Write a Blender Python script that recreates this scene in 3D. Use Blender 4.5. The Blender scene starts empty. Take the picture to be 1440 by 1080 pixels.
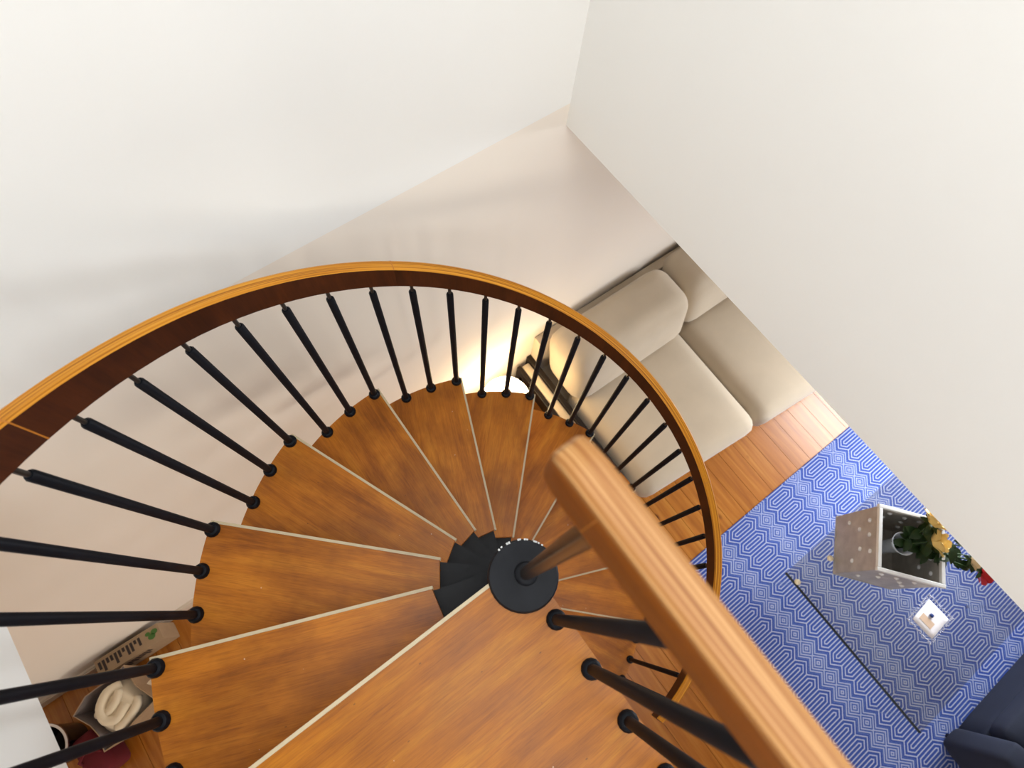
import bpy, math, random
from mathutils import Matrix, Vector
random.seed(7)
PI = math.pi
scene = bpy.context.scene
col = scene.collection
# ------------------------------------------------------------------ camera
cam_d = bpy.data.cameras.new('camera')
cam = bpy.data.objects.new('camera', cam_d); col.objects.link(cam)
def _rot(rx, ry, rz):
    return Matrix.Rotation(rz, 3, 'Z') @ Matrix.Rotation(ry, 3, 'Y') @ Matrix.Rotation(rx, 3, 'X')
CAM = Vector((0.13539, -0.00277, 1.36029))
cam.matrix_world = Matrix.Translation(CAM) @ _rot(0.36222, -0.06066, 2.50588).to_4x4()
cam_d.sensor_width = 36.0
cam_d.lens = 830.43 / 1440 * 36.0
cam_d.clip_start = 0.02
cam_d.dof.use_dof = True
cam_d.dof.focus_distance = 1.75
cam_d.dof.aperture_fstop = 3.6
scene.camera = cam
# ------------------------------------------------------------------ light
w = bpy.data.worlds.new('sky'); scene.world = w; w.use_nodes = True
w.node_tree.nodes['Background'].inputs[0].default_value = (0.80, 0.88, 1.0, 1)
w.node_tree.nodes['Background'].inputs[1].default_value = 1.0
def area(name, loc, size, power, colr, direction):
    l = bpy.data.lights.new(name, 'AREA'); l.shape = 'RECTANGLE'; l.size, l.size_y = size
    l.energy = power; l.color = colr
    o = bpy.data.objects.new(name, l); col.objects.link(o); o.location = loc
    o.rotation_euler = Vector(direction).to_track_quat('-Z', 'Y').to_euler()
    return o
area('skylight_daylight', (0.0, 0.65, 2.62), (1.5, 2.5), 53, (1.0, 0.995, 0.985), (0, 0, -1))
area('landing_window_daylight', (0.1, 3.32, 1.25), (1.5, 1.6), 11, (1.0, 0.985, 0.955), (0, -1, 0))
area('living_window_daylight', (-3.72, 0.95, -1.32), (1.4, 1.15), 66, (0.93, 0.965, 1.0), (1, 0.0, -0.45)).data.spread = math.radians(130)
area('back_fill_light', (1.3, 4.02, -1.25), (2.2, 1.5), 34, (1.0, 0.89, 0.73), (0, -1, -0.25)).data.spread = math.radians(125)  # added fill to brighten the lower left wall, no known window there
scene.view_settings.view_transform = 'Standard'
scene.view_settings.look = 'None'
scene.view_settings.exposure = 0.0
scene.view_settings.gamma = 1.0
scene.view_settings.use_curve_mapping = False
try: scene.cycles.use_denoising = True
except Exception: pass
# ------------------------------------------------------------------ helpers
class MB:
    def __init__(s): s.v = []; s.f = []; s.m = []
    def add(s, vs, fs, mi=0):
        b = len(s.v); s.v += [tuple(v) for v in vs]
        for f in fs: s.f.append([b + i for i in f]); s.m.append(mi)
        return s
    def box(s, x0, x1, y0, y1, z0, z1, mi=0):
        vs = [(x, y, z) for z in (z0, z1) for y in (y0, y1) for x in (x0, x1)]
        return s.add(vs, [(0,2,3,1),(4,5,7,6),(0,1,5,4),(2,6,7,3),(0,4,6,2),(1,3,7,5)], mi)
    def prism(s, poly, z0, z1, mi=0):
        n = len(poly)
        vs = [(x, y, z0) for x, y in poly] + [(x, y, z1) for x, y in poly]
        fs = [tuple(reversed(range(n))), tuple(range(n, 2*n))] + [(i, (i+1) % n, n+(i+1) % n, n+i) for i in range(n)]
        return s.add(vs, fs, mi)
    def lathe(s, prof, c=(0,0,0), n=16, mi=0, cap=True):
        vs = []; fs = []
        for r, z in prof:
            for i in range(n):
                a = 2*PI*i/n; vs.append((c[0]+r*math.cos(a), c[1]+r*math.sin(a), c[2]+z))
        for j in range(len(prof)-1):
            for i in range(n):
                k = (i+1) % n; fs.append((j*n+i, j*n+k, (j+1)*n+k, (j+1)*n+i))
        if cap:
            fs.append(tuple(reversed(range(n)))); m = (len(prof)-1)*n; fs.append(tuple(range(m, m+n)))
        return s.add(vs, fs, mi)
    def tube(s, pts, r, n=8, mi=0):
        pts = [Vector(p) for p in pts]; rs = r if isinstance(r, (list, tuple)) else [r]*len(pts)
        vs = []; fs = []
        for j, p in enumerate(pts):
            t = (pts[min(j+1, len(pts)-1)] - pts[max(j-1, 0)]).normalized()
            a = t.orthogonal().normalized() if j == 0 else (a - t*a.dot(t)).normalized()
            b = t.cross(a)
            for i in range(n):
                q = 2*PI*i/n; vs.append(p + (a*math.cos(q) + b*math.sin(q))*rs[j])
        for j in range(len(pts)-1):
            for i in range(n):
                k = (i+1) % n; fs.append((j*n+i, j*n+k, (j+1)*n+k, (j+1)*n+i))
        m = (len(pts)-1)*n
        fs.append(tuple(reversed(range(n)))); fs.append(tuple(range(m, m+n)))
        return s.add(vs, fs, mi)
    def rbox(s, c, size, r, n=8, puff=0.0, mi=0, fn=None):
        """box with rounded edges; puff swells its top and bottom"""
        h = [d/2 for d in size]; idx = {}; vs = []; fs = []
        def vert(i, j, k):
            if (i, j, k) in idx: return idx[(i, j, k)]
            p = [(-1+2*q/n) for q in (i, j, k)]
            p = [math.copysign(abs(t)**0.75, t) for t in p]
            P = [p[a]*h[a] for a in range(3)]
            rr = [min(r, h[a]) for a in range(3)]
            I = [max(-h[a]+rr[a], min(h[a]-rr[a], P[a])) for a in range(3)]
            D = [P[a]-I[a] for a in range(3)]
            L = math.sqrt(sum((D[a]/rr[a])**2 for a in range(3)))
            if L > 0:
                mx = max(abs(D[a]/rr[a]) for a in range(3)); D = [d*mx/L for d in D]
            Q = [I[a]+D[a] for a in range(3)]
            if puff: Q[2] += puff*p[2]*(1-p[0]**4)*(1-p[1]**4)
            if fn: Q = fn(Q)
            idx[(i, j, k)] = len(vs); vs.append((c[0]+Q[0], c[1]+Q[1], c[2]+Q[2])); return idx[(i, j, k)]
        for a in range(n):
            for b in range(n):
                fs.append((vert(a,b,0), vert(a,b+1,0), vert(a+1,b+1,0), vert(a+1,b,0)))
                fs.append((vert(a,b,n), vert(a+1,b,n), vert(a+1,b+1,n), vert(a,b+1,n)))
                fs.append((vert(a,0,b), vert(a+1,0,b), vert(a+1,0,b+1), vert(a,0,b+1)))
                fs.append((vert(a,n,b), vert(a,n,b+1), vert(a+1,n,b+1), vert(a+1,n,b)))
                fs.append((vert(0,a,b), vert(0,a,b+1), vert(0,a+1,b+1), vert(0,a+1,b)))
                fs.append((vert(n,a,b), vert(n,a+1,b), vert(n,a+1,b+1), vert(n,a,b+1)))
        return s.add(vs, fs, mi)
    def mesh(s, name, mats, smooth=False):
        me = bpy.data.meshes.new(name); me.from_pydata(s.v, [], s.f)
        for m in (mats if isinstance(mats, (list, tuple)) else [mats]): me.materials.append(m)
        me.polygons.foreach_set('material_index', s.m)
        if smooth: me.shade_smooth() if hasattr(me, 'shade_smooth') else None
        me.update(); return me
    def build(s, name, mats, parent=None, smooth=False, loc=None, rotz=0.0, bevel=0.0, sharp=None):
        me = s.mesh(name, mats, smooth)
        o = bpy.data.objects.new(name, me); col.objects.link(o)
        if parent is not None: o.parent = parent
        if loc is not None: o.location = loc
        o.rotation_euler.z = rotz
        if smooth and sharp:
            try: me.set_sharp_from_angle(angle=math.radians(sharp))
            except Exception: pass
        if bevel:
            b = o.modifiers.new('edge', 'BEVEL'); b.width = bevel; b.segments = 2; b.limit_method = 'ANGLE'
        return o
def tag(o, label=None, cat=None, group=None, kind=None):
    if label: o['label'] = label
    if cat: o['category'] = cat
    if group: o['group'] = group
    if kind: o['kind'] = kind
    return o
def thing(name, label, cat, loc=(0,0,0), rotz=0.0, group=None):
    o = bpy.data.objects.new(name, None); col.objects.link(o); o.empty_display_size = 0.1
    o.location = loc; o.rotation_euler.z = rotz
    return tag(o, label, cat, group)
# ------------------------------------------------------------------ materials
class NT:
    def __init__(s, name):
        s.m = bpy.data.materials.new(name); s.m.use_nodes = True; s.t = s.m.node_tree
        s.b = s.t.nodes['Principled BSDF']; s.out = s.t.nodes['Material Output']
    def n(s, typ, ins=None, **kw):
        nd = s.t.nodes.new(typ)
        for k, v in kw.items(): setattr(nd, k, v)
        for k, v in (ins or {}).items():
            if isinstance(v, bpy.types.NodeSocket): s.t.links.new(v, nd.inputs[k])
            else: nd.inputs[k].default_value = v
        return nd
    def math(s, op, a, b=None, clamp=False):
        nd = s.t.nodes.new('ShaderNodeMath'); nd.operation = op; nd.use_clamp = clamp
        for i, v in enumerate((a, b)):
            if v is None: continue
            if isinstance(v, bpy.types.NodeSocket): s.t.links.new(v, nd.inputs[i])
            else: nd.inputs[i].default_value = v
        return nd.outputs[0]
    def mix(s, f, a, b, blend='MIX'):
        nd = s.t.nodes.new('ShaderNodeMix'); nd.data_type = 'RGBA'; nd.blend_type = blend
        for i, v in ((0, f), (6, a), (7, b)):
            if isinstance(v, bpy.types.NodeSocket): s.t.links.new(v, nd.inputs[i])
            elif i == 0: nd.inputs[0].default_value = v
            else: nd.inputs[i].default_value = (v[0], v[1], v[2], 1)
        return nd.outputs[2]
    def ramp(s, fac, stops):
        nd = s.t.nodes.new('ShaderNodeValToRGB'); s.t.links.new(fac, nd.inputs[0])
        e = nd.color_ramp.elements
        while len(e) < len(stops): e.new(0.5)
        for el, (p, c) in zip(e, stops): el.position = p; el.color = (c[0], c[1], c[2], 1)
        return nd.outputs[0]
    def col(s, c):
        if isinstance(c, bpy.types.NodeSocket): s.t.links.new(c, s.b.inputs['Base Color'])
        else: s.b.inputs['Base Color'].default_value = (c[0], c[1], c[2], 1)
        return s
    def set(s, **kw):
        for k, v in kw.items():
            k = k.replace('_', ' ')
            if isinstance(v, bpy.types.NodeSocket): s.t.links.new(v, s.b.inputs[k])
            else: s.b.inputs[k].default_value = v
        return s
    def bump(s, h, strength=0.3, dist=0.002):
        nd = s.n('ShaderNodeBump', {'Height': h, 'Strength': strength, 'Distance': dist})
        s.t.links.new(nd.outputs[0], s.b.inputs['Normal']); return s
    def objco(s, scale=(1,1,1), rnd=True):
        tc = s.n('ShaderNodeTexCoord')
        v = tc.outputs['Object']
        if rnd:
            oi = s.n('ShaderNodeObjectInfo')
            off = s.math('MULTIPLY', oi.outputs['Random'], 37.0)
            cx = s.n('ShaderNodeCombineXYZ', {0: off, 1: off, 2: 0.0})
            ad = s.n('ShaderNodeVectorMath', {0: v, 1: cx.outputs[0]}, operation='ADD'); v = ad.outputs[0]
        mp = s.n('ShaderNodeMapping', {'Vector': v, 'Scale': scale}); return mp.outputs[0]
def srgb(r, g, b):
    f = lambda c: (c/255/12.92) if c/255 <= 0.04045 else ((c/255+0.055)/1.055)**2.4
    return (f(r), f(g), f(b))
def plain(name, c, rough=0.5, metal=0.0, noise=0.06, scale=30, bump=0.0):
    t = NT(name); v = t.objco(rnd=False)
    nz = t.n('ShaderNodeTexNoise', {'Vector': v, 'Scale': scale, 'Detail': 3.0})
    lo = tuple(x*(1-noise) for x in c); hi = tuple(min(1, x*(1+noise)) for x in c)
    t.col(t.mix(nz.outputs[0], lo, hi)).set(Roughness=rough, Metallic=metal)
    if bump: t.bump(nz.outputs[0], bump, 0.002)
    return t.m
def wood(name, dark, mid, light, axis=0, rough=0.35, stretch=14, specks=True, coat=0.0, patch=0.5, spec=0.28):
    t = NT(name)
    sc = [1.0*stretch]*3; sc[axis] = 1.0
    v = t.objco(tuple(sc))
    v2 = t.objco((2.2, 2.2, 2.2))
    g1 = t.n('ShaderNodeTexNoise', {'Vector': v, 'Scale': 2.2, 'Detail': 6.0, 'Roughness': 0.62, 'Distortion': 0.6})
    sf = [130.0]*3; sf[axis] = 5.0
    v3 = t.objco(tuple(sf))
    g2 = t.n('ShaderNodeTexNoise', {'Vector': v3, 'Scale': 1.6, 'Detail': 2.0})
    c = t.ramp(g1.outputs[0], [(0.28, dark), (0.5, mid), (0.75, light)])
    fine = t.ramp(g2.outputs[0], [(0.35, (0.72, 0.68, 0.62)), (0.6, (1, 1, 1))])
    c = t.mix(0.5, c, fine, 'MULTIPLY')
    sp_ = [420.0]*3; sp_[axis] = 16.0
    g3 = t.n('ShaderNodeTexNoise', {'Vector': t.objco(tuple(sp_)), 'Scale': 1.0, 'Detail': 2.0, 'Roughness': 0.7})
    c = t.mix(0.5, c, t.ramp(g3.outputs[0], [(0.36, (0.60, 0.52, 0.44)), (0.52, (1, 1, 1))]), 'MULTIPLY')
    pt = t.n('ShaderNodeTexNoise', {'Vector': v2, 'Scale': 2.0, 'Detail': 4.0, 'Roughness': 0.6})
    pc = t.ramp(pt.outputs[0], [(0.36, (0.55, 0.50, 0.45)), (0.58, (1, 1, 1))])
    c = t.mix(patch, c, pc, 'MULTIPLY')
    if specks:
        sp = t.n('ShaderNodeTexVoronoi', {'Vector': t.objco((1,1,1)), 'Scale': 24.0, 'Randomness': 1.0})
        sn = t.n('ShaderNodeTexNoise', {'Vector': t.objco((1,1,1)), 'Scale': 9.0})
        k = t.math('MULTIPLY', t.math('LESS_THAN', sp.outputs['Distance'], 0.045), t.math('GREATER_THAN', sn.outputs[0], 0.54))
        c = t.mix(t.math('MULTIPLY', k, 0.5), c, (0.75, 0.62, 0.45))
        d1 = t.n('ShaderNodeTexVoronoi', {'Vector': t.objco((9, 21, 1)), 'Scale': 1.3})
        k2 = t.math('LESS_THAN', d1.outputs['Distance'], 0.035)
        c = t.mix(t.math('MULTIPLY', k2, 0.6), c, (0.05, 0.02, 0.006))
    t.col(c)
    rg = t.math('ADD', t.math('MULTIPLY', pt.outputs[0], 0.22), rough-0.1)
    t.set(Roughness=rg)
    t.b.inputs['Specular IOR Level'].default_value = spec
    if coat: t.b.inputs['Coat Weight'].default_value = coat
    t.bump(g2.outputs[0], 0.12, 0.001)
    return t.m
def plaster(name, c, rough=0.85):
    t = NT(name); v = t.objco(rnd=False)
    n1 = t.n('ShaderNodeTexNoise', {'Vector': v, 'Scale': 1.3, 'Detail': 3.0})
    n2 = t.n('ShaderNodeTexNoise', {'Vector': v, 'Scale': 90.0, 'Detail': 4.0})
    t.col(t.mix(n1.outputs[0], tuple(x*0.965 for x in c), tuple(min(1, x*1.02) for x in c))).set(Roughness=rough)
    t.bump(n2.outputs[0], 0.06, 0.002); return t.m
def glassy(name, tint, rough=0.0, ior=1.5):
    t = NT(name)
    tr = t.n('ShaderNodeBsdfTransparent', {0: (*tint, 1)})
    gl = t.n('ShaderNodeBsdfGlossy', {0: (1, 1, 1, 1), 'Roughness': rough})
    f0 = ((ior-1)/(ior+1))**2
    lw = t.n('ShaderNodeLayerWeight', {'Blend': 0.5})
    fr = t.math('ADD', t.math('MULTIPLY', t.math('POWER', lw.outputs['Facing'], 5.0), 1-f0), f0)
    mx = t.n('ShaderNodeMixShader', {0: fr, 1: tr.outputs[0], 2: gl.outputs[0]})
    t.t.links.new(mx.outputs[0], t.out.inputs[0]); return t.m
def emit(name, c, strength):
    t = NT(name); t.col(c); t.b.inputs['Emission Color'].default_value = (*c, 1); t.b.inputs['Emission Strength'].default_value = strength
    t.set(Roughness=0.6); return t.m
M = {}
M['wall'] = plaster('plaster_white', (0.86, 0.862, 0.838))
M['wall_low'] = plaster('plaster_blush', (0.85, 0.785, 0.70))
M['ceiling'] = plaster('plaster_ceiling', (0.78, 0.755, 0.71))
M['skirt'] = plain('painted_skirting', (0.70, 0.62, 0.52), 0.5, noise=0.05)
M['tread'] = wood('tread_veneer', srgb(144, 78, 8), srgb(182, 108, 20), srgb(206, 132, 34), 0, 0.36, 7, patch=0.75)
M['landing'] = wood('landing_veneer', srgb(140, 78, 3), srgb(170, 100, 6), srgb(190, 124, 18), 0, 0.34, 9, patch=0.4)
M['nosing'] = plain('bare_edge_strip', srgb(188, 172, 140), 0.5, noise=0.12, scale=40)
M['steel'] = plain('black_painted_steel', (0.004, 0.005, 0.008), 0.5, noise=0.4, scale=25)
M['steel_worn'] = plain('worn_black_steel', (0.011, 0.012, 0.015), 0.5, noise=0.5, scale=18, bump=0.2)
for k_ in ('steel', 'steel_worn'): M[k_].node_tree.nodes['Principled BSDF'].inputs['Specular IOR Level'].default_value = 0.13
M['chip'] = plain('chipped_edge_metal', (0.42, 0.43, 0.42), 0.45, metal=0.3, noise=0.3, scale=60)
M['hub'] = plain('hub_plate_steel', (0.010, 0.011, 0.013), 0.45, noise=0.5, scale=20, bump=0.2)
M['hub'].node_tree.nodes['Principled BSDF'].inputs['Specular IOR Level'].default_value = 0.16
M['pin'] = plain('bare_steel_pin', (0.025, 0.025, 0.024), 0.4, metal=0.4)
M['post'] = plain('dark_bronze_post', (0.022, 0.013, 0.008), 0.25, metal=0.2, noise=0.5, scale=14)
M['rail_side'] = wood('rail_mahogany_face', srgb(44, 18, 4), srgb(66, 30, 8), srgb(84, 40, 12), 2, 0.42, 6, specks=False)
def laminate(name, straight, c0, c1, c2, rough):
    t = NT(name); tc = t.n('ShaderNodeTexCoord'); sx = t.n('ShaderNodeSeparateXYZ', {0: tc.outputs['Object']})
    if straight: r = sx.outputs[0]; along = sx.outputs[1]
    else:
        cb = t.n('ShaderNodeCombineXYZ', {0: sx.outputs[0], 1: sx.outputs[1], 2: 0.0})
        r = t.n('ShaderNodeVectorMath', {0: cb.outputs[0]}, operation='LENGTH').outputs['Value']; along = sx.outputs[2]
    v = t.n('ShaderNodeCombineXYZ', {0: t.math('MULTIPLY', r, 190.0), 1: t.math('MULTIPLY', along, 1.4), 2: 0.0})
    nz = t.n('ShaderNodeTexNoise', {'Vector': v.outputs[0], 'Scale': 1.7, 'Detail': 2.5, 'Roughness': 0.55})
    t.col(t.ramp(nz.outputs[0], [(0.33, c0), (0.47, c1), (0.66, c2)])).set(Roughness=rough); t.b.inputs['Specular IOR Level'].default_value = 0.3; return t.m
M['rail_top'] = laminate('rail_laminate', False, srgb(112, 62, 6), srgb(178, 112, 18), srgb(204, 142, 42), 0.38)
M['rail_straight'] = laminate('landing_rail_laminate', True, srgb(114, 66, 26), srgb(148, 98, 48), srgb(186, 142, 90), 0.42)
M['rail_straight_side'] = wood('landing_rail_face', srgb(104, 52, 0), srgb(124, 64, 2), srgb(138, 74, 5), 1, 0.5, 8, specks=False, patch=0.15)
M['glue'] = plain('glue_seam', srgb(170, 104, 26), 0.5)
M['plank'] = None
# ------------------------------------------------------------------ key numbers (metres)
H = 0.213321; DTH = 0.3935; SP = 0.1306
ZF = -12*H                       # living room floor
WY = -1.03                       # stair wall
XR = -0.955; XL = 0.972           # upper walls either side of the stair well
ZB = -0.13                       # underside of upper floor
X0, X1, Y1 = -3.6, 3.0, 3.9      # living room extent
UY = 3.2                         # upper room end
def pine():
    t = NT('pine_boards')
    oi = t.n('ShaderNodeObjectInfo')
    v = t.objco((16, 1.1, 1))
    g = t.n('ShaderNodeTexNoise', {'Vector': v, 'Scale': 1.8, 'Detail': 5.0, 'Roughness': 0.6, 'Distortion': 0.5})
    c = t.ramp(g.outputs[0], [(0.25, srgb(146, 84, 22)), (0.5, srgb(172, 106, 34)), (0.78, srgb(194, 132, 54))])
    tone = t.ramp(oi.outputs['Random'], [(0.0, (0.84, 0.80, 0.74)), (1.0, (1.0, 1.0, 1.0))])
    c = t.mix(1.0, c, tone, 'MULTIPLY')
    kn = t.n('ShaderNodeTexVoronoi', {'Vector': t.objco((7, 4.5, 1)), 'Scale': 1.0})
    k = t.ramp(kn.outputs['Distance'], [(0.06, (0.16, 0.07, 0.03)), (0.15, (1, 1, 1))])
    c = t.mix(0.85, c, k, 'MULTIPLY')
    t.col(c).set(Roughness=0.27); t.bump(g.outputs[0], 0.06, 0.001); return t.m
M['plank'] = pine()
M['subfloor'] = plain('dark_joint', (0.05, 0.022, 0.008), 0.8)
# ================================================================== THE SETTING
fl = tag(MB().box(X0-0.1, X1+0.1, WY-0.12, Y1+0.1, ZF-0.12, ZF-0.012).build('floor', M['subfloor']), 'orange pine board floor of the living room', kind='structure')
PW = 0.128
pm = MB().box(-PW/2+0.0012, PW/2-0.0012, WY, Y1, -0.03, 0.0).mesh('plank', M['plank'])
for i in range(int((X1-X0)/PW)):
    o = bpy.data.objects.new('plank', pm); col.objects.link(o); o.parent = fl
    o.location = (X0+PW*(i+0.5)+0.0, 0, ZF)
# walls of the stair well and living room
tag(MB().box(XR-0.1, XL+0.1, WY-0.12, WY, -0.04, 2.6).build('wall_stair_upper', M['wall']), 'white plaster wall behind the spiral stair, upper storey', kind='structure')
tag(MB().box(X0-0.1, X1+0.1, WY-0.12, WY, ZF, -0.04).build('wall_stair_lower', M['wall_low']), 'blush plaster wall behind the spiral stair, lower storey', kind='structure')
tag(MB().box(XR-0.1, XR, WY, UY, ZB, 2.6).build('wall_right', M['wall']), 'white wall hanging over the living room', kind='structure')
tag(MB().box(XL, XL+0.1, WY, UY, -0.09, 2.6).build('wall_left', M['wall']), 'white wall at the lower left corner', kind='structure')
# end walls with window openings
def wall_with_hole(name, axis, pos, thick, a0, a1, z0, z1, h0, h1, hz0, hz1, mat):
    m = MB()
    for (p, q, r, s_) in ((a0, h0, z0, z1), (h1, a1, z0, z1), (h0, h1, z0, hz0), (h0, h1, hz1, z1)):
        if axis == 'x': m.box(pos, pos+thick, p, q, r, s_)
        else: m.box(p, q, pos, pos+thick, r, s_)
    return tag(m.build(name, mat), kind='structure')
wall_with_hole('wall_window_lower', 'x', X0-0.1, 0.1, WY, Y1, ZF, ZB, 0.2, 1.7, -2.0, -0.68, M['wall_low'])
wall_with_hole('wall_back', 'y', Y1, 0.1, X0, X1, ZF, ZB, 0.2, 2.4, -2.0, -0.5, M['wall_low'])  # opening added to let the back fill light in
tag(MB().box(X1, X1+0.1, WY, Y1, ZF, ZB).build('wall_far_left', M['wall_low']), kind='structure')
wall_with_hole('wall_window_upper', 'y', UY, 0.1, XR-0.1, XL+0.1, 0, 2.6, -0.62, 0.82, 0.5, 2.0, M['wall'])
# window frames
def frame(name, axis, pos, h0, h1, z0, z1):
    m = MB(); t = 0.05
    def b(p, q, r, s_):
        if axis == 'x': m.box(pos-0.03, pos+0.03, p, q, r, s_)
        else: m.box(p, q, pos-0.03, pos+0.03, r, s_)
    b(h0, h0+t, z0, z1); b(h1-t, h1, z0, z1); b(h0+t, h1-t, z0, z0+t); b(h0+t, h1-t, z1-t, z1)
    mid = (h0+h1)/2; b(mid-0.02, mid+0.02, z0+t, z1-t)
    return tag(m.build(name, M['skirt']), kind='structure')
frame('window_1', 'x', X0-0.05, 0.2, 1.7, -2.0, -0.68)
frame('added_window', 'y', Y1+0.05, 0.2, 2.4, -2.0, -0.5)  # frame of the made-up window around the back fill light
frame('window_2', 'y', UY+0.05, -0.62, 0.82, 0.5, 2.0)
# upper floor slab = living room ceiling, open at the stair well
m = MB()
m.box(X0, XR-0.1, WY, Y1, ZB, -0.01); m.box(XL+0.1, X1, WY, Y1, ZB, -0.01)
m.box(XR-0.1, 0.03, 1.75, Y1, ZB, -0.01); m.box(0.03, XL+0.1, 1.0, Y1, ZB, -0.01)
tag(m.build('ceiling', M['ceiling']), 'living room ceiling under the upper floor', kind='structure')
# upper ceiling with skylight opening
m = MB(); cz0, cz1 = 2.5, 2.6
m.box(XR, XL, WY, -0.55, cz0, cz1); m.box(XR, XL, 1.85, UY, cz0, cz1); m.box(XR, -0.72, -0.55, 1.85, cz0, cz1); m.box(0.72, XL, -0.55, 1.85, cz0, cz1)
tag(m.build('ceiling_upper', M['wall']), kind='structure')
# skirting along the stair wall
m = MB(); m.box(1.2, X1, WY, WY+0.018, ZF, ZF+0.085); m.box(1.2, X1, WY, WY+0.012, ZF+0.085, ZF+0.10)
tag(m.build('baseboard_left', M['skirt']), kind='structure')
# ================================================================== SPIRAL STAIRCASE
stair = thing('spiral_staircase', 'wooden spiral staircase with black balusters and curved wooden handrail', 'staircase', (0, 0, ZF))
def wp(mb, name, mats, parent=stair, org=(0, 0, ZF), **kw):
    """part modelled in world axes under a thing standing at org"""
    o = mb.build(name, mats, parent, **kw); o.location = (-org[0], -org[1], -org[2]); return o
RO = 0.886; TT = 0.034
def tread_poly():
    """wedge board in its own frame: x runs along the nosing side radius"""
    off = -0.018
    pts = [(0.218, off), (math.sqrt(RO**2-off**2), off)]
    a0 = math.asin(off/RO); a1 = DTH+0.02
    for i in range(1, 15): a = a0+(a1-a0)*i/14; pts.append((RO*math.cos(a), RO*math.sin(a)))
    ab = DTH+0.02; pts.append((0.214*math.cos(ab), 0.214*math.sin(ab)))
    return pts
tp = tread_poly()
tread_me = MB().prism(tp, -TT, 0).mesh('tread', M['tread'])
nos_me = MB().box(0.216, math.sqrt(RO**2-0.026**2)+0.002, -0.026, -0.0182, -TT-0.001, 0.0008).mesh('nosing_strip', M['nosing'])
ar = [(0.0, -0.03), (0.27, -0.012)] + [(0.27*math.cos(a), 0.27*math.sin(a)) for a in (0.1, 0.2, 0.3, DTH)] + [(0.05*math.cos(1.2), 0.05*math.sin(1.2))]
arm_me = MB().prism(ar, -TT-0.03, -TT-0.002).box(0.06, 0.84, 0.10, 0.14, -TT-0.045, -TT-0.004).mesh('hub_arm', M['hub'])
for k in range(1, 12):
    o = bpy.data.objects.new('tread', tread_me); col.objects.link(o); o.parent = stair
    o.location = (0, 0, -k*H-ZF); o.rotation_euler.z = -k*DTH
    for nm, me in (('nosing_strip', nos_me), ('hub_arm', arm_me)):
        c = bpy.data.objects.new(nm, me); col.objects.link(c); c.parent = o
# landing board
LP = [(-0.016, -0.016), (0.93, -0.016), (0.93, 0.99), (-0.016, 0.99)]
land = wp(MB().prism(LP, -TT, 0), 'landing_board', M['landing'])
land['label'] = 'orange varnished square landing board'
MB().box(0.02, 0.93, -0.0242, -0.0162, -TT-0.001, 0.0008).build('nosing_strip', M['nosing'], land)
# central column, hub disc, newel post
CX, CY = 0.010, 0.008
wp(MB().lathe([(0.052, ZF), (0.052, -0.05)], (CX, CY, 0), 24), 'central_column', M['steel_worn'], smooth=True, sharp=40)
wp(MB().lathe([(0.074, -0.06), (0.078, -0.055), (0.078, 0.006), (0.074, 0.012), (0.03, 0.014), (0.02, 0.017)], (CX, CY, 0), 32), 'hub_disc', M['steel_worn'], smooth=True, sharp=40)
m = MB()                          # chipped bright rim along the far edge of the disc
for i in range(16):
    a = math.radians(200+i*5.2+random.uniform(-2, 2))
    if i in (4, 9, 10, 13): continue
    w_ = 0.0003+0.0022*random.random()**2
    p = [(CX+r*math.cos(b), CY+r*math.sin(b)) for r, b in ((0.0755-w_, a), (0.0787, a), (0.0787, a+0.055), (0.0755-w_*0.7, a+0.055))]
    m.prism(p, 0.0095, 0.0128)
hub = [o for o in stair.children if o.name.startswith('hub_disc')][0]
m.build('chipped_rim', M['chip'], hub)
post = wp(MB().lathe([(0.0145, 0.012), (0.0145, 0.822)], (CX-0.006, CY, 0), 20), 'newel_post', M['post'], smooth=True, sharp=40)
MB().lathe([(0.026, 0.012), (0.026, 0.020), (0.021, 0.028), (0.015, 0.030)], (CX-0.006, CY, 0), 20).build('base_collar', M['steel_worn'], post, True, sharp=40)
# balusters
RB = 0.875; HT = 0.770; SL = 0.5366
def baluster(x, y, z0, z1, rod=0.0113, pin=0.042):
    b = wp(MB().lathe([(rod, z0), (rod, z1-pin-0.006), (rod*0.72, z1-pin)], (x, y, 0), 12), 'baluster', M['steel'], smooth=True, sharp=35)
    MB().lathe([(0.022, z0), (0.022, z0+0.006), (0.0175, z0+0.013), (rod+0.001, z0+0.015)], (x, y, 0), 14).build('base_collar', M['steel'], b, True, sharp=35)
    MB().lathe([(0.0055, z1-pin-0.002), (0.0055, z1+0.02)], (x, y, 0), 8).build('top_pin', M['pin'], b, True, sharp=35)
    return b
RAILUP = 0.038
def rail_z(t): return HT+SL*t+RAILUP-0.035*max(0.0, t+1.25)
for k in range(1, 12):
    for i in range(3):
        th = -k*DTH+i*SP
        baluster(RB*math.cos(th), RB*math.sin(th), -k*H, rail_z(th))
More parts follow.
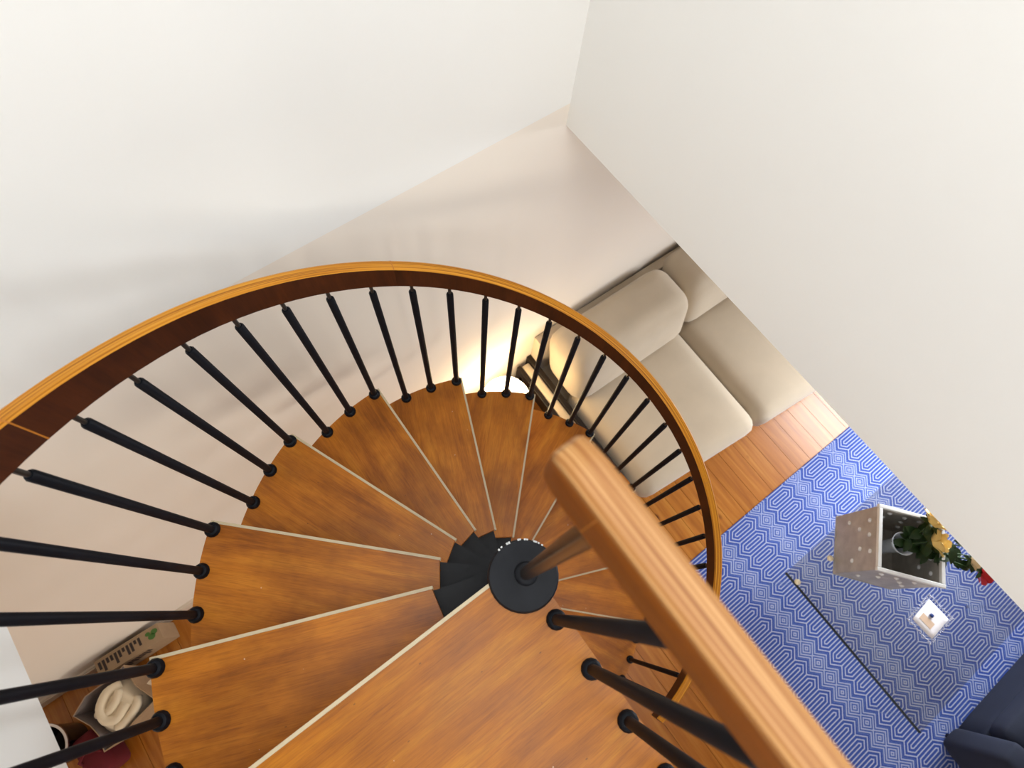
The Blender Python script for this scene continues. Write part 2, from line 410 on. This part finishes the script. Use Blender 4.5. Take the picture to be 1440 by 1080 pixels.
# curved handrail in bent laminated lengths
RI, RE, RH = 0.861, 0.893, 0.098
def rail_piece(t0, t1, name='handrail', mats=None, grow=0.0, parent=stair):
    n = max(2, int(abs(t1-t0)/0.05)); c = 0.006
    prof = [(RI-grow, c), (RI-grow, RH-c), (RI-grow+c, RH+grow), (RE+grow-c, RH+grow), (RE+grow, RH-c), (RE+grow, c), (RE+grow-c, -grow), (RI-grow+c, -grow)]
    mb = MB(); vs = []; np_ = len(prof)
    for j in range(n+1):
        t = t0+(t1-t0)*j/n; z = rail_z(t)
        for r, dz in prof: vs.append((r*math.cos(t), r*math.sin(t), z+dz*(1+0.22*max(0.0, t+1.25))))
    mb.v = vs
    for j in range(n):
        for i in range(np_):
            a, b = j*np_+i, j*np_+(i+1) % np_
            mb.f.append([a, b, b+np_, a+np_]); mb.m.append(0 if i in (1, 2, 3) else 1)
    mb.f.append(list(range(np_))); mb.m.append(1); mb.f.append([n*np_+i for i in reversed(range(np_))]); mb.m.append(1)
    if parent is stair: return wp(mb, name, mats or [M['rail_top'], M['rail_side']], smooth=True, sharp=25)
    return mb.build(name, mats, parent, smooth=True, sharp=25)
cuts = [0.30, -0.86, -1.79, -2.70, -3.33, -11*DTH-0.10]
for a, b in zip(cuts[:-1], cuts[1:]):
    o = rail_piece(a, b)
    if b > -4: rail_piece(b+0.0016, b-0.0016, 'glue_seam', [M['glue'], M['rail_side'] if b < -1 else M['glue']], 0.0006, o)
# straight landing balustrade
LX = 0.0005
for i in range(7):
    baluster(LX+0.006, 0.122+0.12*i, 0.0, 0.806, rod=0.0118, pin=0.02)
m = MB(); prof = [(-0.0195, 0.812), (-0.0195, 0.891), (-0.0175, 0.897), (-0.0125, 0.900), (0.0125, 0.900), (0.0175, 0.897), (0.0195, 0.891), (0.0195, 0.812), (0.016, 0.804), (-0.016, 0.804)]
ys = [-0.062, -0.058, -0.048, -0.03, 0.2, 0.5, 0.95]; n = len(prof)
for j, y in enumerate(ys):
    k = (0.72, 0.86, 0.95, 1, 1, 1, 1)[j]
    for x, z in prof: m.v.append((LX+x*k, y, 0.852+(z-0.852)*k))
for j in range(len(ys)-1):
    for i in range(n):
        a, b = j*n+i, j*n+(i+1) % n; m.f.append([a, a+n, b+n, b]); m.m.append(0 if 1 <= i <= 5 else 1)
m.f.append(list(range(n))); m.m.append(0); m.f.append([(len(ys)-1)*n+i for i in reversed(range(n))]); m.m.append(0)
lr = wp(m, 'landing_rail', [M['rail_straight'], M['rail_straight_side']], smooth=True, sharp=26)
MB().box(LX-0.0197, LX+0.0197, 0.0015, 0.0027, 0.814, 0.889).build('glue_seam', M['glue'], lr)
# ================================================================== RUG
def rug_mat():
    t = NT('rug_weave'); tc = t.n('ShaderNodeTexCoord'); s = t.n('ShaderNodeSeparateXYZ', {0: tc.outputs['Object']})
    u0, v0 = s.outputs[0], s.outputs[1]
    def rep(v, per, off):
        q = t.math('DIVIDE', t.math('SUBTRACT', v, off), per)
        fr = t.math('SUBTRACT', q, t.math('FLOOR', t.math('ADD', q, 0.5)))
        return t.math('ABSOLUTE', t.math('MULTIPLY', fr, per))
    PX, PY = 0.362, 0.1015
    u = rep(u0, PX, -1.575); v = rep(v0, PY, 0.762)
    dp = t.math('MAXIMUM', v, t.math('MULTIPLY', t.math('ADD', t.math('SUBTRACT', u, 0.052), v), 0.7071))
    uu = rep(u0, PX, -1.575+PX/2); vv = rep(v0, PY, 0.762+PY/2)
    dd = t.math('MULTIPLY', t.math('ADD', uu, vv), 0.7071)
    d = t.math('MINIMUM', dp, dd)
    pillc = t.math('LESS_THAN', dp, dd)
    per = t.math('ADD', t.math('MULTIPLY', pillc, PY/5-0.0148), 0.0148)
    st = t.math('MULTIPLY', t.math('COSINE', t.math('DIVIDE', t.math('MULTIPLY', d, 2*PI), per)), -1.0)
    nz = t.n('ShaderNodeTexNoise', {'Vector': tc.outputs['Object'], 'Scale': 260.0, 'Detail': 1.0})
    st = t.math('SUBTRACT', st, t.math('MULTIPLY', pillc, 0.45))
    st = t.math('ADD', st, t.math('MULTIPLY', t.math('SUBTRACT', nz.outputs[0], 0.5), 0.9))
    k = t.ramp(t.math('ADD', t.math('MULTIPLY', st, 0.5), 0.5), [(0.36, (0, 0, 0)), (0.66, (1, 1, 1))])
    big = t.n('ShaderNodeTexNoise', {'Vector': tc.outputs['Object'], 'Scale': 5.0, 'Detail': 2.0})
    blue = t.mix(big.outputs[0], (0.035, 0.085, 0.36), (0.060, 0.125, 0.46))
    blue = t.mix(t.math('MULTIPLY', pillc, 0.35), blue, (0.012, 0.035, 0.30))
    t.col(t.mix(t.math('MULTIPLY', k, t.math('ADD', t.math('MULTIPLY', pillc, 0.16), 0.82)), blue, (0.44, 0.49, 0.72))).set(Roughness=0.9)
    t.bump(k, 0.5, 0.003); return t.m
rug = MB().rbox((-1.95, 2.0, ZF+0.006), (2.3, 2.8, 0.012), 0.006, 4).build('rug', rug_mat(), smooth=True, sharp=60)
tag(rug, 'blue flatweave rug with pale geometric lines on the pine floor', 'rug')
# ================================================================== SOFA
F_beige = None
def fabric(name, c, rough=0.9, sheen=0.3, mott=0.12):
    t = NT(name); v = t.objco(rnd=False)
    a = t.n('ShaderNodeTexNoise', {'Vector': v, 'Scale': 6.0, 'Detail': 4.0}); b = t.n('ShaderNodeTexNoise', {'Vector': v, 'Scale': 220.0, 'Detail': 2.0})
    t.col(t.mix(a.outputs[0], tuple(x*(1-mott) for x in c), tuple(min(1, x*(1+mott)) for x in c))).set(Roughness=rough)
    t.b.inputs['Sheen Weight'].default_value = sheen
    t.bump(b.outputs[0], 0.12, 0.002); return t.m
M['beige'] = fabric('beige_suede', (0.50, 0.415, 0.305))
M['navy'] = fabric('navy_fabric', (0.016, 0.022, 0.044), sheen=0.0)
M['dark_wood'] = wood('black_brown_wood', (0.005, 0.003, 0.002), (0.010, 0.006, 0.004), (0.018, 0.011, 0.007), 1, 0.4, 10, specks=False)
so = thing('sofa', 'long beige suede sofa with black wooden arm against the stair wall', 'sofa', (-1.03, -1.028, ZF), -math.radians(0.8))
# local: x negative = along the wall away from the stair, y = out into the room
for i in range(2):
    x1 = -0.02-0.935*i; cx = x1-0.4675
    def splay(Q, cx=cx): return [Q[0], Q[1]+max(0, Q[1]+0.35)*0.105*(-(cx+Q[0])), Q[2]]
    MB().rbox((cx, 0.735, 0.335-0.035*i), (0.925, 0.80, 0.21), 0.085, 14, 0.032, fn=splay).build('seat_cushion', M['beige'], so, True)
    def lean(Q, i=i): return [Q[0], Q[1]-0.20*Q[2], Q[2]]
    MB().rbox((cx, 0.245-0.03*i, 0.625-0.03*i), (0.925 if i == 0 else 0.93, 0.36, 0.40), 0.11, 12, 0.02, fn=lean).build('back_cushion', M['beige'], so, True)
MB().prism([(0, 0.03), (0, 1.02), (-1.92, 1.16), (-1.92, 0.03)], 0.10, 0.235).build('base_frame', M['beige'], so, bevel=0.02)
MB().box(-1.92, 0.0, 0.0, 0.06, 0.10, 0.72).build('back_frame', M['beige'], so, bevel=0.006)
am = MB().rbox((0.062, 0.40, 0.40), (0.062, 0.74, 0.09), 0.015, 6).build('arm_pad', M['beige'], so, True)
MB().box(0.0, 0.033, 0.0, 1.04, 0.0, 0.47).build('arm_panel', M['dark_wood'], so, bevel=0.004)
MB().box(0.094, 0.122, 0.02, 0.92, 0.38, 0.45).box(0.094, 0.122, 0.02, 0.06, 0, 0.38).box(0.094, 0.122, 0.88, 0.92, 0, 0.38).build('arm_rail', M['dark_wood'], so, bevel=0.003)
for x in (-0.06, -1.86):
    for y in (0.08, 1.0):
        MB().lathe([(0.02, 0.0), (0.026, 0.11)], (x, y, 0), 10).build('leg', M['dark_wood'], so, True, sharp=40)
# ================================================================== LAMP ON SIDE TABLE
LXc, LYc = -0.66, -0.81
st = thing('side_table', 'small dark round side table between sofa arm and stair wall', 'side table', (LXc, LYc, ZF))
MB().lathe([(0.17, 0.42), (0.175, 0.43), (0.175, 0.445), (0.17, 0.45)], n=28).build('table_top', M['dark_wood'], st, True, sharp=40)
for q in range(3):
    a = 2*PI*q/3+0.4
    MB().tube([(0.13*math.cos(a), 0.13*math.sin(a), 0.0), (0.09*math.cos(a), 0.09*math.sin(a), 0.425)], [0.010, 0.014]).build('leg', M['dark_wood'], st, True)
lp = thing('table_lamp', 'glowing white table lamp at the foot of the stair wall', 'lamp', (LXc, LYc, ZF+0.45))
MB().lathe([(0.055, 0), (0.055, 0.012), (0.02, 0.02), (0.03, 0.06), (0.035, 0.10), (0.012, 0.15), (0.010, 0.20)], n=20).build('lamp_base', plain('ceramic_base', (0.75, 0.70, 0.62), 0.25), lp, True, sharp=50)
MB().lathe([(0.03, 0.155), (0.10, 0.165), (0.135, 0.21), (0.14, 0.27), (0.118, 0.33), (0.07, 0.365), (0.02, 0.375)], n=32).build('lamp_shade', emit('paper_shade_glow', (1.0, 0.74, 0.40), 17), lp, True)
MB().lathe([(0.02, 0.372), (0.024, 0.376), (0.024, 0.386), (0.008, 0.390)], n=16).build('finial', M['nosing'], lp, True, sharp=50)
# ================================================================== GLASS COFFEE TABLE
TZ = 0.42
ct = thing('coffee_table', 'glass-topped coffee table standing on the blue rug', 'table', (-1.97, 1.42, ZF+0.012))
M['glass_top'] = glassy('table_glass', (0.90, 0.88, 0.82))  # brownish tint stands in for the lantern's shadow on the rug
M['glint'] = plain('glint_pale', (0.96, 0.86, 0.62), 0.3, metal=0.1)  # pale colour for the painted reflection spots on the glass
M['acrylic'] = glassy('clear_acrylic', (0.97, 0.98, 0.98), 0.0, 1.12)
M['glass_edge'] = plain('dark_glass_edge', (0.03, 0.035, 0.03), 0.15)
gx0, gx1, gy0, gy1 = -0.53, 0.53, -0.50, 0.52
MB().box(gx0, gx1, gy0, gy1, TZ-0.024, TZ-0.012).build('glass_top', M['glass_top'], ct)
for xa in (gx1, gx0-0.009):
    MB().box(xa, xa+0.009, gy0, gy1, TZ-0.026, TZ-0.0115).build('edge_trim', M['glass_edge'], ct)
for x in (gx0+0.06, gx1-0.03):
    for y in (gy0+0.09, gy1-0.05):
        MB().lathe([(0.011, 0), (0.011, TZ-0.0245)], (x, y, 0), 12).build('leg', M['acrylic'], ct, True, sharp=40)
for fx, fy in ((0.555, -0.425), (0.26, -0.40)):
    MB().lathe([(0.017, -0.004), (0.017, 0.006), (0.013, 0.012), (0.004, 0.014)], (fx if fx < 0.5 else 0.518, fy, TZ-0.012), 14).build('glint_disc', M['glint'], ct, True, sharp=50)  # pale discs imitate two light reflections in the table glass
# ================================================================== LANTERN BOX WITH ROSES
TT_Z = ZF+TZ
bx = thing('glass_lantern', 'square glass lantern box with white rim holding the roses', 'lantern', (-1.90, 1.115, TT_Z), math.radians(129))
hs = 0.168; hh = 0.42
M['pane'] = glassy('lantern_pane', (0.62, 0.58, 0.53), 0.08, 1.9)
M['white_frame'] = plain('white_lacquer', (0.86, 0.88, 0.86), 0.3)
M['mirror'] = plain('smoked_mirror', (0.50, 0.48, 0.44), 0.40, metal=0.15, noise=0.35, scale=16)
for s_ in (-1, 1):
    MB().box(-hs, hs, s_*hs-0.003, s_*hs+0.003, 0.012, hh-0.02).build('pane', M['mirror'], bx)
    MB().box(s_*hs-0.003, s_*hs+0.003, -hs, hs, 0.012, hh-0.02).build('pane', M['mirror'], bx)
    MB().box(-hs-0.012, hs+0.012, s_*hs-0.010, s_*hs+0.010, hh-0.022, hh).build('rim_bar', M['white_frame'], bx, bevel=0.003)
    MB().box(s_*hs-0.010, s_*hs+0.010, -hs+0.010, hs-0.010, hh-0.022, hh-0.0005).build('rim_bar', M['white_frame'], bx, bevel=0.003)
MB().box(-hs-0.006, hs+0.006, -hs-0.006, hs+0.006, 0.0, 0.012).build('base_plate', M['mirror'], bx)
stud = MB().lathe([(0.0, -0.017), (0.012, -0.012), (0.013, 0.0), (0.012, 0.006), (0.0, 0.011)], n=10, cap=False).mesh('crystal_stud', plain('crystal', (0.85, 0.87, 0.9), 0.1), True)
for side in range(4):
    for (a, z) in ((-0.10, 0.33), (-0.02, 0.33), (0.07, 0.34), (-0.06, 0.24), (0.05, 0.25), (0.11, 0.18), (-0.11, 0.14)):
        o = bpy.data.objects.new('crystal_stud', stud); col.objects.link(o); o.parent = bx
        q = side*PI/2
        p = Matrix.Rotation(q, 3, 'Z') @ Vector((hs+0.003, a, z)); o.location = p
        o.rotation_euler = (0, PI/2, q)
VX, VY = -1.90, 1.10
va = thing('glass_vase', 'clear glass vase inside the lantern box', 'vase', (VX, VY, TT_Z+0.012))
MB().lathe([(0.045, 0), (0.05, 0.02), (0.045, 0.10), (0.035, 0.22), (0.045, 0.32), (0.062, 0.36), (0.058, 0.36), (0.041, 0.32), (0.031, 0.22), (0.040, 0.10), (0.044, 0.02)], n=20, cap=False).build('vase_wall', plain('pale_crystal', (0.72, 0.78, 0.86), 0.08), va, True)
MB().lathe([(0.044, 0.004), (0.042, 0.09), (0.034, 0.21)], n=20).build('water', glassy('vase_water', (0.85, 0.9, 0.92), 0.0, 1.33), va, True)
def bloom_mesh(mat, r):
    m = MB()
    for ring, (cnt, rr, open_, hgt) in enumerate(((3, 0.35, 0.15, 1.15), (4, 0.6, 0.35, 1.1), (5, 0.85, 0.7, 0.95), (6, 1.05, 1.15, 0.75))):
        for q in range(cnt):
            a0 = 2*PI*q/cnt+ring*0.7; vs = []; fs = []
            for j in range(5):
                v = j/4; rad = r*(0.12+rr*math.sin(min(1.4, 0.3+v*1.25))*(0.72+0.28*v*open_)); z = r*hgt*1.15*(v**0.85)-(r*0.22*open_*v**3)
                for i in range(5):
                    u = (i-2)/2; wd = (2.2/cnt)*(1.0-0.35*v**4); a = a0+u*wd*1.35
                    vs.append((rad*math.cos(a), rad*math.sin(a), z-r*0.12*u*u*v))
            for j in range(4):
                for i in range(4): b = j*5+i; fs.append((b, b+1, b+6, b+5))
            m.add(vs, fs)
    return m.mesh('bloom', mat, True)
M['yellow'] = plain('yellow_petals', srgb(246, 212, 132), 0.6, noise=0.12)
M['cream'] = plain('cream_petals', srgb(236, 214, 168), 0.6, noise=0.1)
M['red'] = plain('red_petals', srgb(190, 14, 30), 0.55, noise=0.25)
M['maroon'] = plain('maroon_petals', srgb(84, 10, 14), 0.6, noise=0.25)
M['stem'] = plain('rose_stem', srgb(48, 78, 30), 0.5)
M['leaf'] = plain('rose_leaf', srgb(34, 60, 24), 0.45, noise=0.35, scale=50)
blooms = {c: bloom_mesh(M[c], 1.0) for c in ('yellow', 'cream', 'red', 'maroon')}
def leaf(mb, base, d, L, W):
    d = Vector(d).normalized(); s_ = d.cross(Vector((0.12, 0.07, 1))).normalized(); up = s_.cross(d)
    vs = []; fs = []
    for j in range(6):
        v = j/5; wd = W*math.sin(PI*(0.04+0.94*v))**0.8; c = Vector(base)+d*L*v-up*(-0.25*L*v*(1-v))-Vector((0, 0, 0.12*L*v*v))
        vs += [c-s_*wd+up*wd*0.3, c, c+s_*wd+up*wd*0.3]
    for j in range(5): b = j*3; fs += [(b, b+1, b+4, b+3), (b+1, b+2, b+5, b+4)]
    mb.add(vs, fs)
def rose(colr, head, r, label):
    base = Vector((VX+random.uniform(-0.012, 0.012), VY+random.uniform(-0.012, 0.012), TT_Z+0.05))
    t = thing('rose', label, 'rose', base, 0, 'roses in the lantern vase')
    hd = Vector(head)-base
    neck = Vector(((VX-base.x)*1.0+hd.x*0.10, (VY-base.y)+hd.y*0.10, 0.30))
    p = [Vector((0, 0, 0)), neck*0.5, neck, neck.lerp(hd, 0.5)+Vector((0, 0, 0.02)), hd]
    MB().tube(p, [0.003, 0.003, 0.003, 0.003, 0.004], 6).build('stem', M['stem'], t, True)
    ax = (p[4]-p[3]).normalized()
    b = bpy.data.objects.new('bloom', blooms[colr]); col.objects.link(b); b.parent = t
    b.location = hd; b.scale = (r, r, r); b.rotation_euler = ax.to_track_quat('Z', 'Y').to_euler()
    sp = MB()
    for q in range(5):
        a = q*1.257; leaf(sp, hd, (math.cos(a), math.sin(a), 0.15), r*1.0, r*0.22)
    sp.build('sepal', M['leaf'], t, True)
    for q in range(7):
        f = 0.14+0.62*(q/6); a = random.uniform(0, 2*PI); c = neck.lerp(hd, f)
        lm = MB(); leaf(lm, c, (math.cos(a), math.sin(a), random.uniform(-0.1, 0.5)), random.uniform(0.06, 0.095), random.uniform(0.018, 0.028)); lm.build('leaf', M['leaf'], t, True)
ZR = ZF
rose('yellow', (-2.03, 1.085, ZF+0.90), 0.066, 'yellow rose highest up beside the white wall edge')
rose('yellow', (-1.985, 1.16, ZF+0.86), 0.066, 'yellow rose nearest the middle of the lantern box')
rose('cream', (-2.09, 1.35, ZF+0.85), 0.040, 'cream rose between the yellow and red roses')
rose('red', (-2.10, 1.43, ZF+0.83), 0.050, 'bright red rose hanging at the lower end of the bouquet')
rose('maroon', (-2.17, 1.12, ZF+0.90), 0.042, 'dark maroon rose half hidden at the wall edge')
rose('red', (-2.22, 1.46, ZF+0.86), 0.044, 'red rose cut off by the white wall edge')
rose('yellow', (-2.17, 1.33, ZF+0.92), 0.036, 'small yellow rose among leaves by the wall edge')
# ================================================================== SQUARE DISH ON GLASS TABLE
di = thing('square_dish', 'small square white dish with beaded silver rim on the glass table', 'dish', (-1.935, 1.60, TT_Z), math.radians(3))
MB().rbox((0, 0, 0.006), (0.165, 0.14, 0.012), 0.004, 4).build('plate', plain('white_porcelain', (0.84, 0.82, 0.84), 0.25), di, True)
bead = MB()
for i in range(22):
    for (x, y) in (((-0.105+i*0.01), -0.082), ((-0.105+i*0.01), 0.082), (-0.105, -0.082+i*0.0078), (0.105, -0.082+i*0.0078)):
        for q in range(2):
            c = (x+random.uniform(-0.006, 0.006), y+random.uniform(-0.006, 0.006), 0.0)
            bead.lathe([(0.001, 0.0), (0.0042, 0.004), (0.001, 0.008)], c, 6)
bead.build('beaded_rim', plain('silver_beads', (0.55, 0.56, 0.66), 0.25, metal=0.5, noise=0.4, scale=90), di, True)['kind'] = 'stuff'
MB().rbox((-0.015, -0.012, 0.018), (0.02, 0.022, 0.014), 0.006, 4).build('blue_bead', plain('blue_glass_bead', (0.02, 0.05, 0.20), 0.2), di, True)
MB().box(0.008, 0.05, -0.05, 0.03, 0.0122, 0.0135).build('tan_card', plain('tan_card', (0.62, 0.45, 0.32), 0.6), di)
# ================================================================== NAVY ARMCHAIR
nv = thing('loveseat', 'navy blue fabric loveseat at the lower right corner', 'sofa', (-2.42, 2.62, ZF), 0)
MB().rbox((-0.02, 0.0, 0.20), (1.50, 0.78, 0.24), 0.04, 6).build('base', M['navy'], nv, True)
for x in (0.31, -0.36):
    MB().rbox((x, -0.04, 0.385), (0.665, 0.76, 0.15), 0.05, 8, 0.02).build('seat_cushion', M['navy'], nv, True)
for x in (0.735, -0.785):
    MB().rbox((x, -0.01, 0.36), (0.17, 0.84, 0.48), 0.055, 8).build('arm', M['navy'], nv, True)
MB().rbox((-0.025, 0.40, 0.50), (1.69, 0.18, 0.80), 0.07, 8).build('backrest', M['navy'], nv, True)
for x in (-0.72, 0.68):
    for y in (-0.34, 0.38): MB().lathe([(0.016, 0.0125), (0.022, 0.09)], (x, y, 0), 10).build('leg', M['dark_wood'], nv, True)
# ================================================================== THINGS AT THE FOOT OF THE STAIR WALL
M['kraft'] = plain('kraft_paper', (0.36, 0.25, 0.15), 0.8, noise=0.15, scale=12)
M['lining'] = plain('grey_lining', (0.20, 0.17, 0.17), 0.8)
M['knit'] = fabric('cream_knit', (0.80, 0.70, 0.52), mott=0.1)
bg = thing('paper_bag', 'open kraft paper bag holding a cream knitted blanket', 'bag', (1.93, -0.72, ZF), math.radians(14))
rim = [(0.16, -0.13), (0.06, -0.155), (-0.08, -0.135), (-0.16, -0.125), (-0.135, 0.0), (-0.15, 0.13), (-0.02, 0.135), (0.07, 0.15), (0.165, 0.125), (0.125, 0.05), (0.14, -0.03)]
m = MB(); n = len(rim); vs = []
for sc, z in ((0.86, 0.0), (0.90, 0.13), (1.0, 0.30), (0.965, 0.30), (0.87, 0.13), (0.84, 0.008)):
    for i, (x, y) in enumerate(rim): vs.append((x*sc, y*sc, z+(0.018*math.sin(i*2.3) if z > 0.2 else 0)))
fs = [(j*n+i, j*n+(i+1) % n, (j+1)*n+(i+1) % n, (j+1)*n+i) for j in range(3) for i in range(n)]
m.add(vs, fs, 0)
m.f += [[j*n+i, j*n+(i+1) % n, (j+1)*n+(i+1) % n, (j+1)*n+i] for j in range(3, 5) for i in range(n)]; m.m += [1]*(2*n)
m.f.append(list(reversed(range(n)))); m.m.append(0); m.f.append([5*n+i for i in range(n)]); m.m.append(1)
m.build('bag_wall', [M['kraft'], M['lining']], bg)
kb = thing('knitted_blanket', 'rumpled cream knitted blanket stuffed in the paper bag', 'blanket', (1.93, -0.72, ZF+0.012), math.radians(14))
MB().rbox((0.0, 0.0, 0.135), (0.25, 0.22, 0.28), 0.085, 10, 0.02).build('folded_body', M['knit'], kb, True)
for pts, r in (([(-0.08, -0.07, 0.26), (-0.02, -0.09, 0.29), (0.05, -0.05, 0.295), (0.07, 0.02, 0.29), (0.02, 0.06, 0.285), (-0.05, 0.03, 0.285)], 0.026),
               ([(0.09, -0.05, 0.25), (0.04, 0.0, 0.29), (-0.03, -0.01, 0.297), (-0.06, -0.05, 0.28)], 0.022),
               ([(-0.09, 0.04, 0.25), (-0.07, 0.08, 0.275), (-0.01, 0.095, 0.28), (0.06, 0.085, 0.27)], 0.024)):
    P = []
    for i in range(len(pts)-1):
        for s_ in range(4): P.append(Vector(pts[i]).lerp(Vector(pts[i+1]), s_/4))
    P.append(Vector(pts[-1])); 
    for _ in range(2): P = [P[0]]+[(P[i-1]+P[i]*2+P[i+1])/4 for i in range(1, len(P)-1)]+[P[-1]]
    MB().tube(P, r, 10).build('fold', M['knit'], kb, True)
cb = thing('printed_carton', 'brown printed carton with green leaf mark leaning by the skirting', 'carton', (1.80, -0.958, ZF), math.radians(-2))
MB().rbox((0, 0, 0.105), (0.36, 0.10, 0.21), 0.008, 4).build('carton_body', M['kraft'], cb, True, sharp=40)
ink = plain('dark_ink', (0.03, 0.02, 0.018), 0.7); grn = plain('green_ink', (0.06, 0.16, 0.03), 0.7)
m = MB()
for i in range(11):
    x = 0.155-i*0.022; m.box(x-0.007, x+0.007, -0.03, 0.012+0.02*math.sin(i*1.9), 0.2098, 0.2108); 
    m.box(x-0.008, x+0.008, 0.0498, 0.0508, 0.10+0.02*math.sin(i*2.7), 0.175)
m.build('print', ink, cb)
m = MB()
for x, y, r in ((-0.13, 0.005, 0.016), (-0.15, -0.014, 0.015), (-0.115, -0.018, 0.011)):
    m.prism([(x+r*1.3*math.cos(a*PI/4), y+r*math.sin(a*PI/4)) for a in range(8)], 0.2098, 0.2109)
m.build('leaf_mark', grn, cb)
rb = thing('red_bag', 'dark red cloth bag behind the black bucket on the floor', 'bag', (2.165, -0.60, ZF), 0.1)
M['redcloth'] = fabric('dark_red_cloth', (0.12, 0.004, 0.010), sheen=0.0, mott=0.2)
MB().rbox((0, 0, 0.105), (0.14, 0.24, 0.21), 0.035, 8, 0.01).build('bag_body', M['redcloth'], rb, True)
MB().tube([(-0.05, 0.02, 0.20), (-0.045, 0.0, 0.235), (0.0, -0.02, 0.25), (0.045, 0.0, 0.235), (0.05, 0.02, 0.20)], 0.008, 8).build('bag_handle', M['redcloth'], rb, True)
bk = thing('bucket', 'glossy black bucket with bright rim beside the white wall', 'bucket', (2.335, -0.76, ZF), 0)
MB().lathe([(0.095, 0.0), (0.105, 0.10), (0.125, 0.235), (0.118, 0.235), (0.098, 0.10), (0.088, 0.008)], n=28).build('bucket_wall', plain('gloss_black', (0.008, 0.008, 0.012), 0.12), bk, True, sharp=50)
MB().lathe([(0.116, 0.234), (0.128, 0.234), (0.128, 0.243), (0.116, 0.243), (0.116, 0.234)], n=32, cap=False).build('rim', plain('chrome_rim', (0.7, 0.7, 0.72), 0.15, metal=0.9), bk, True, sharp=50)
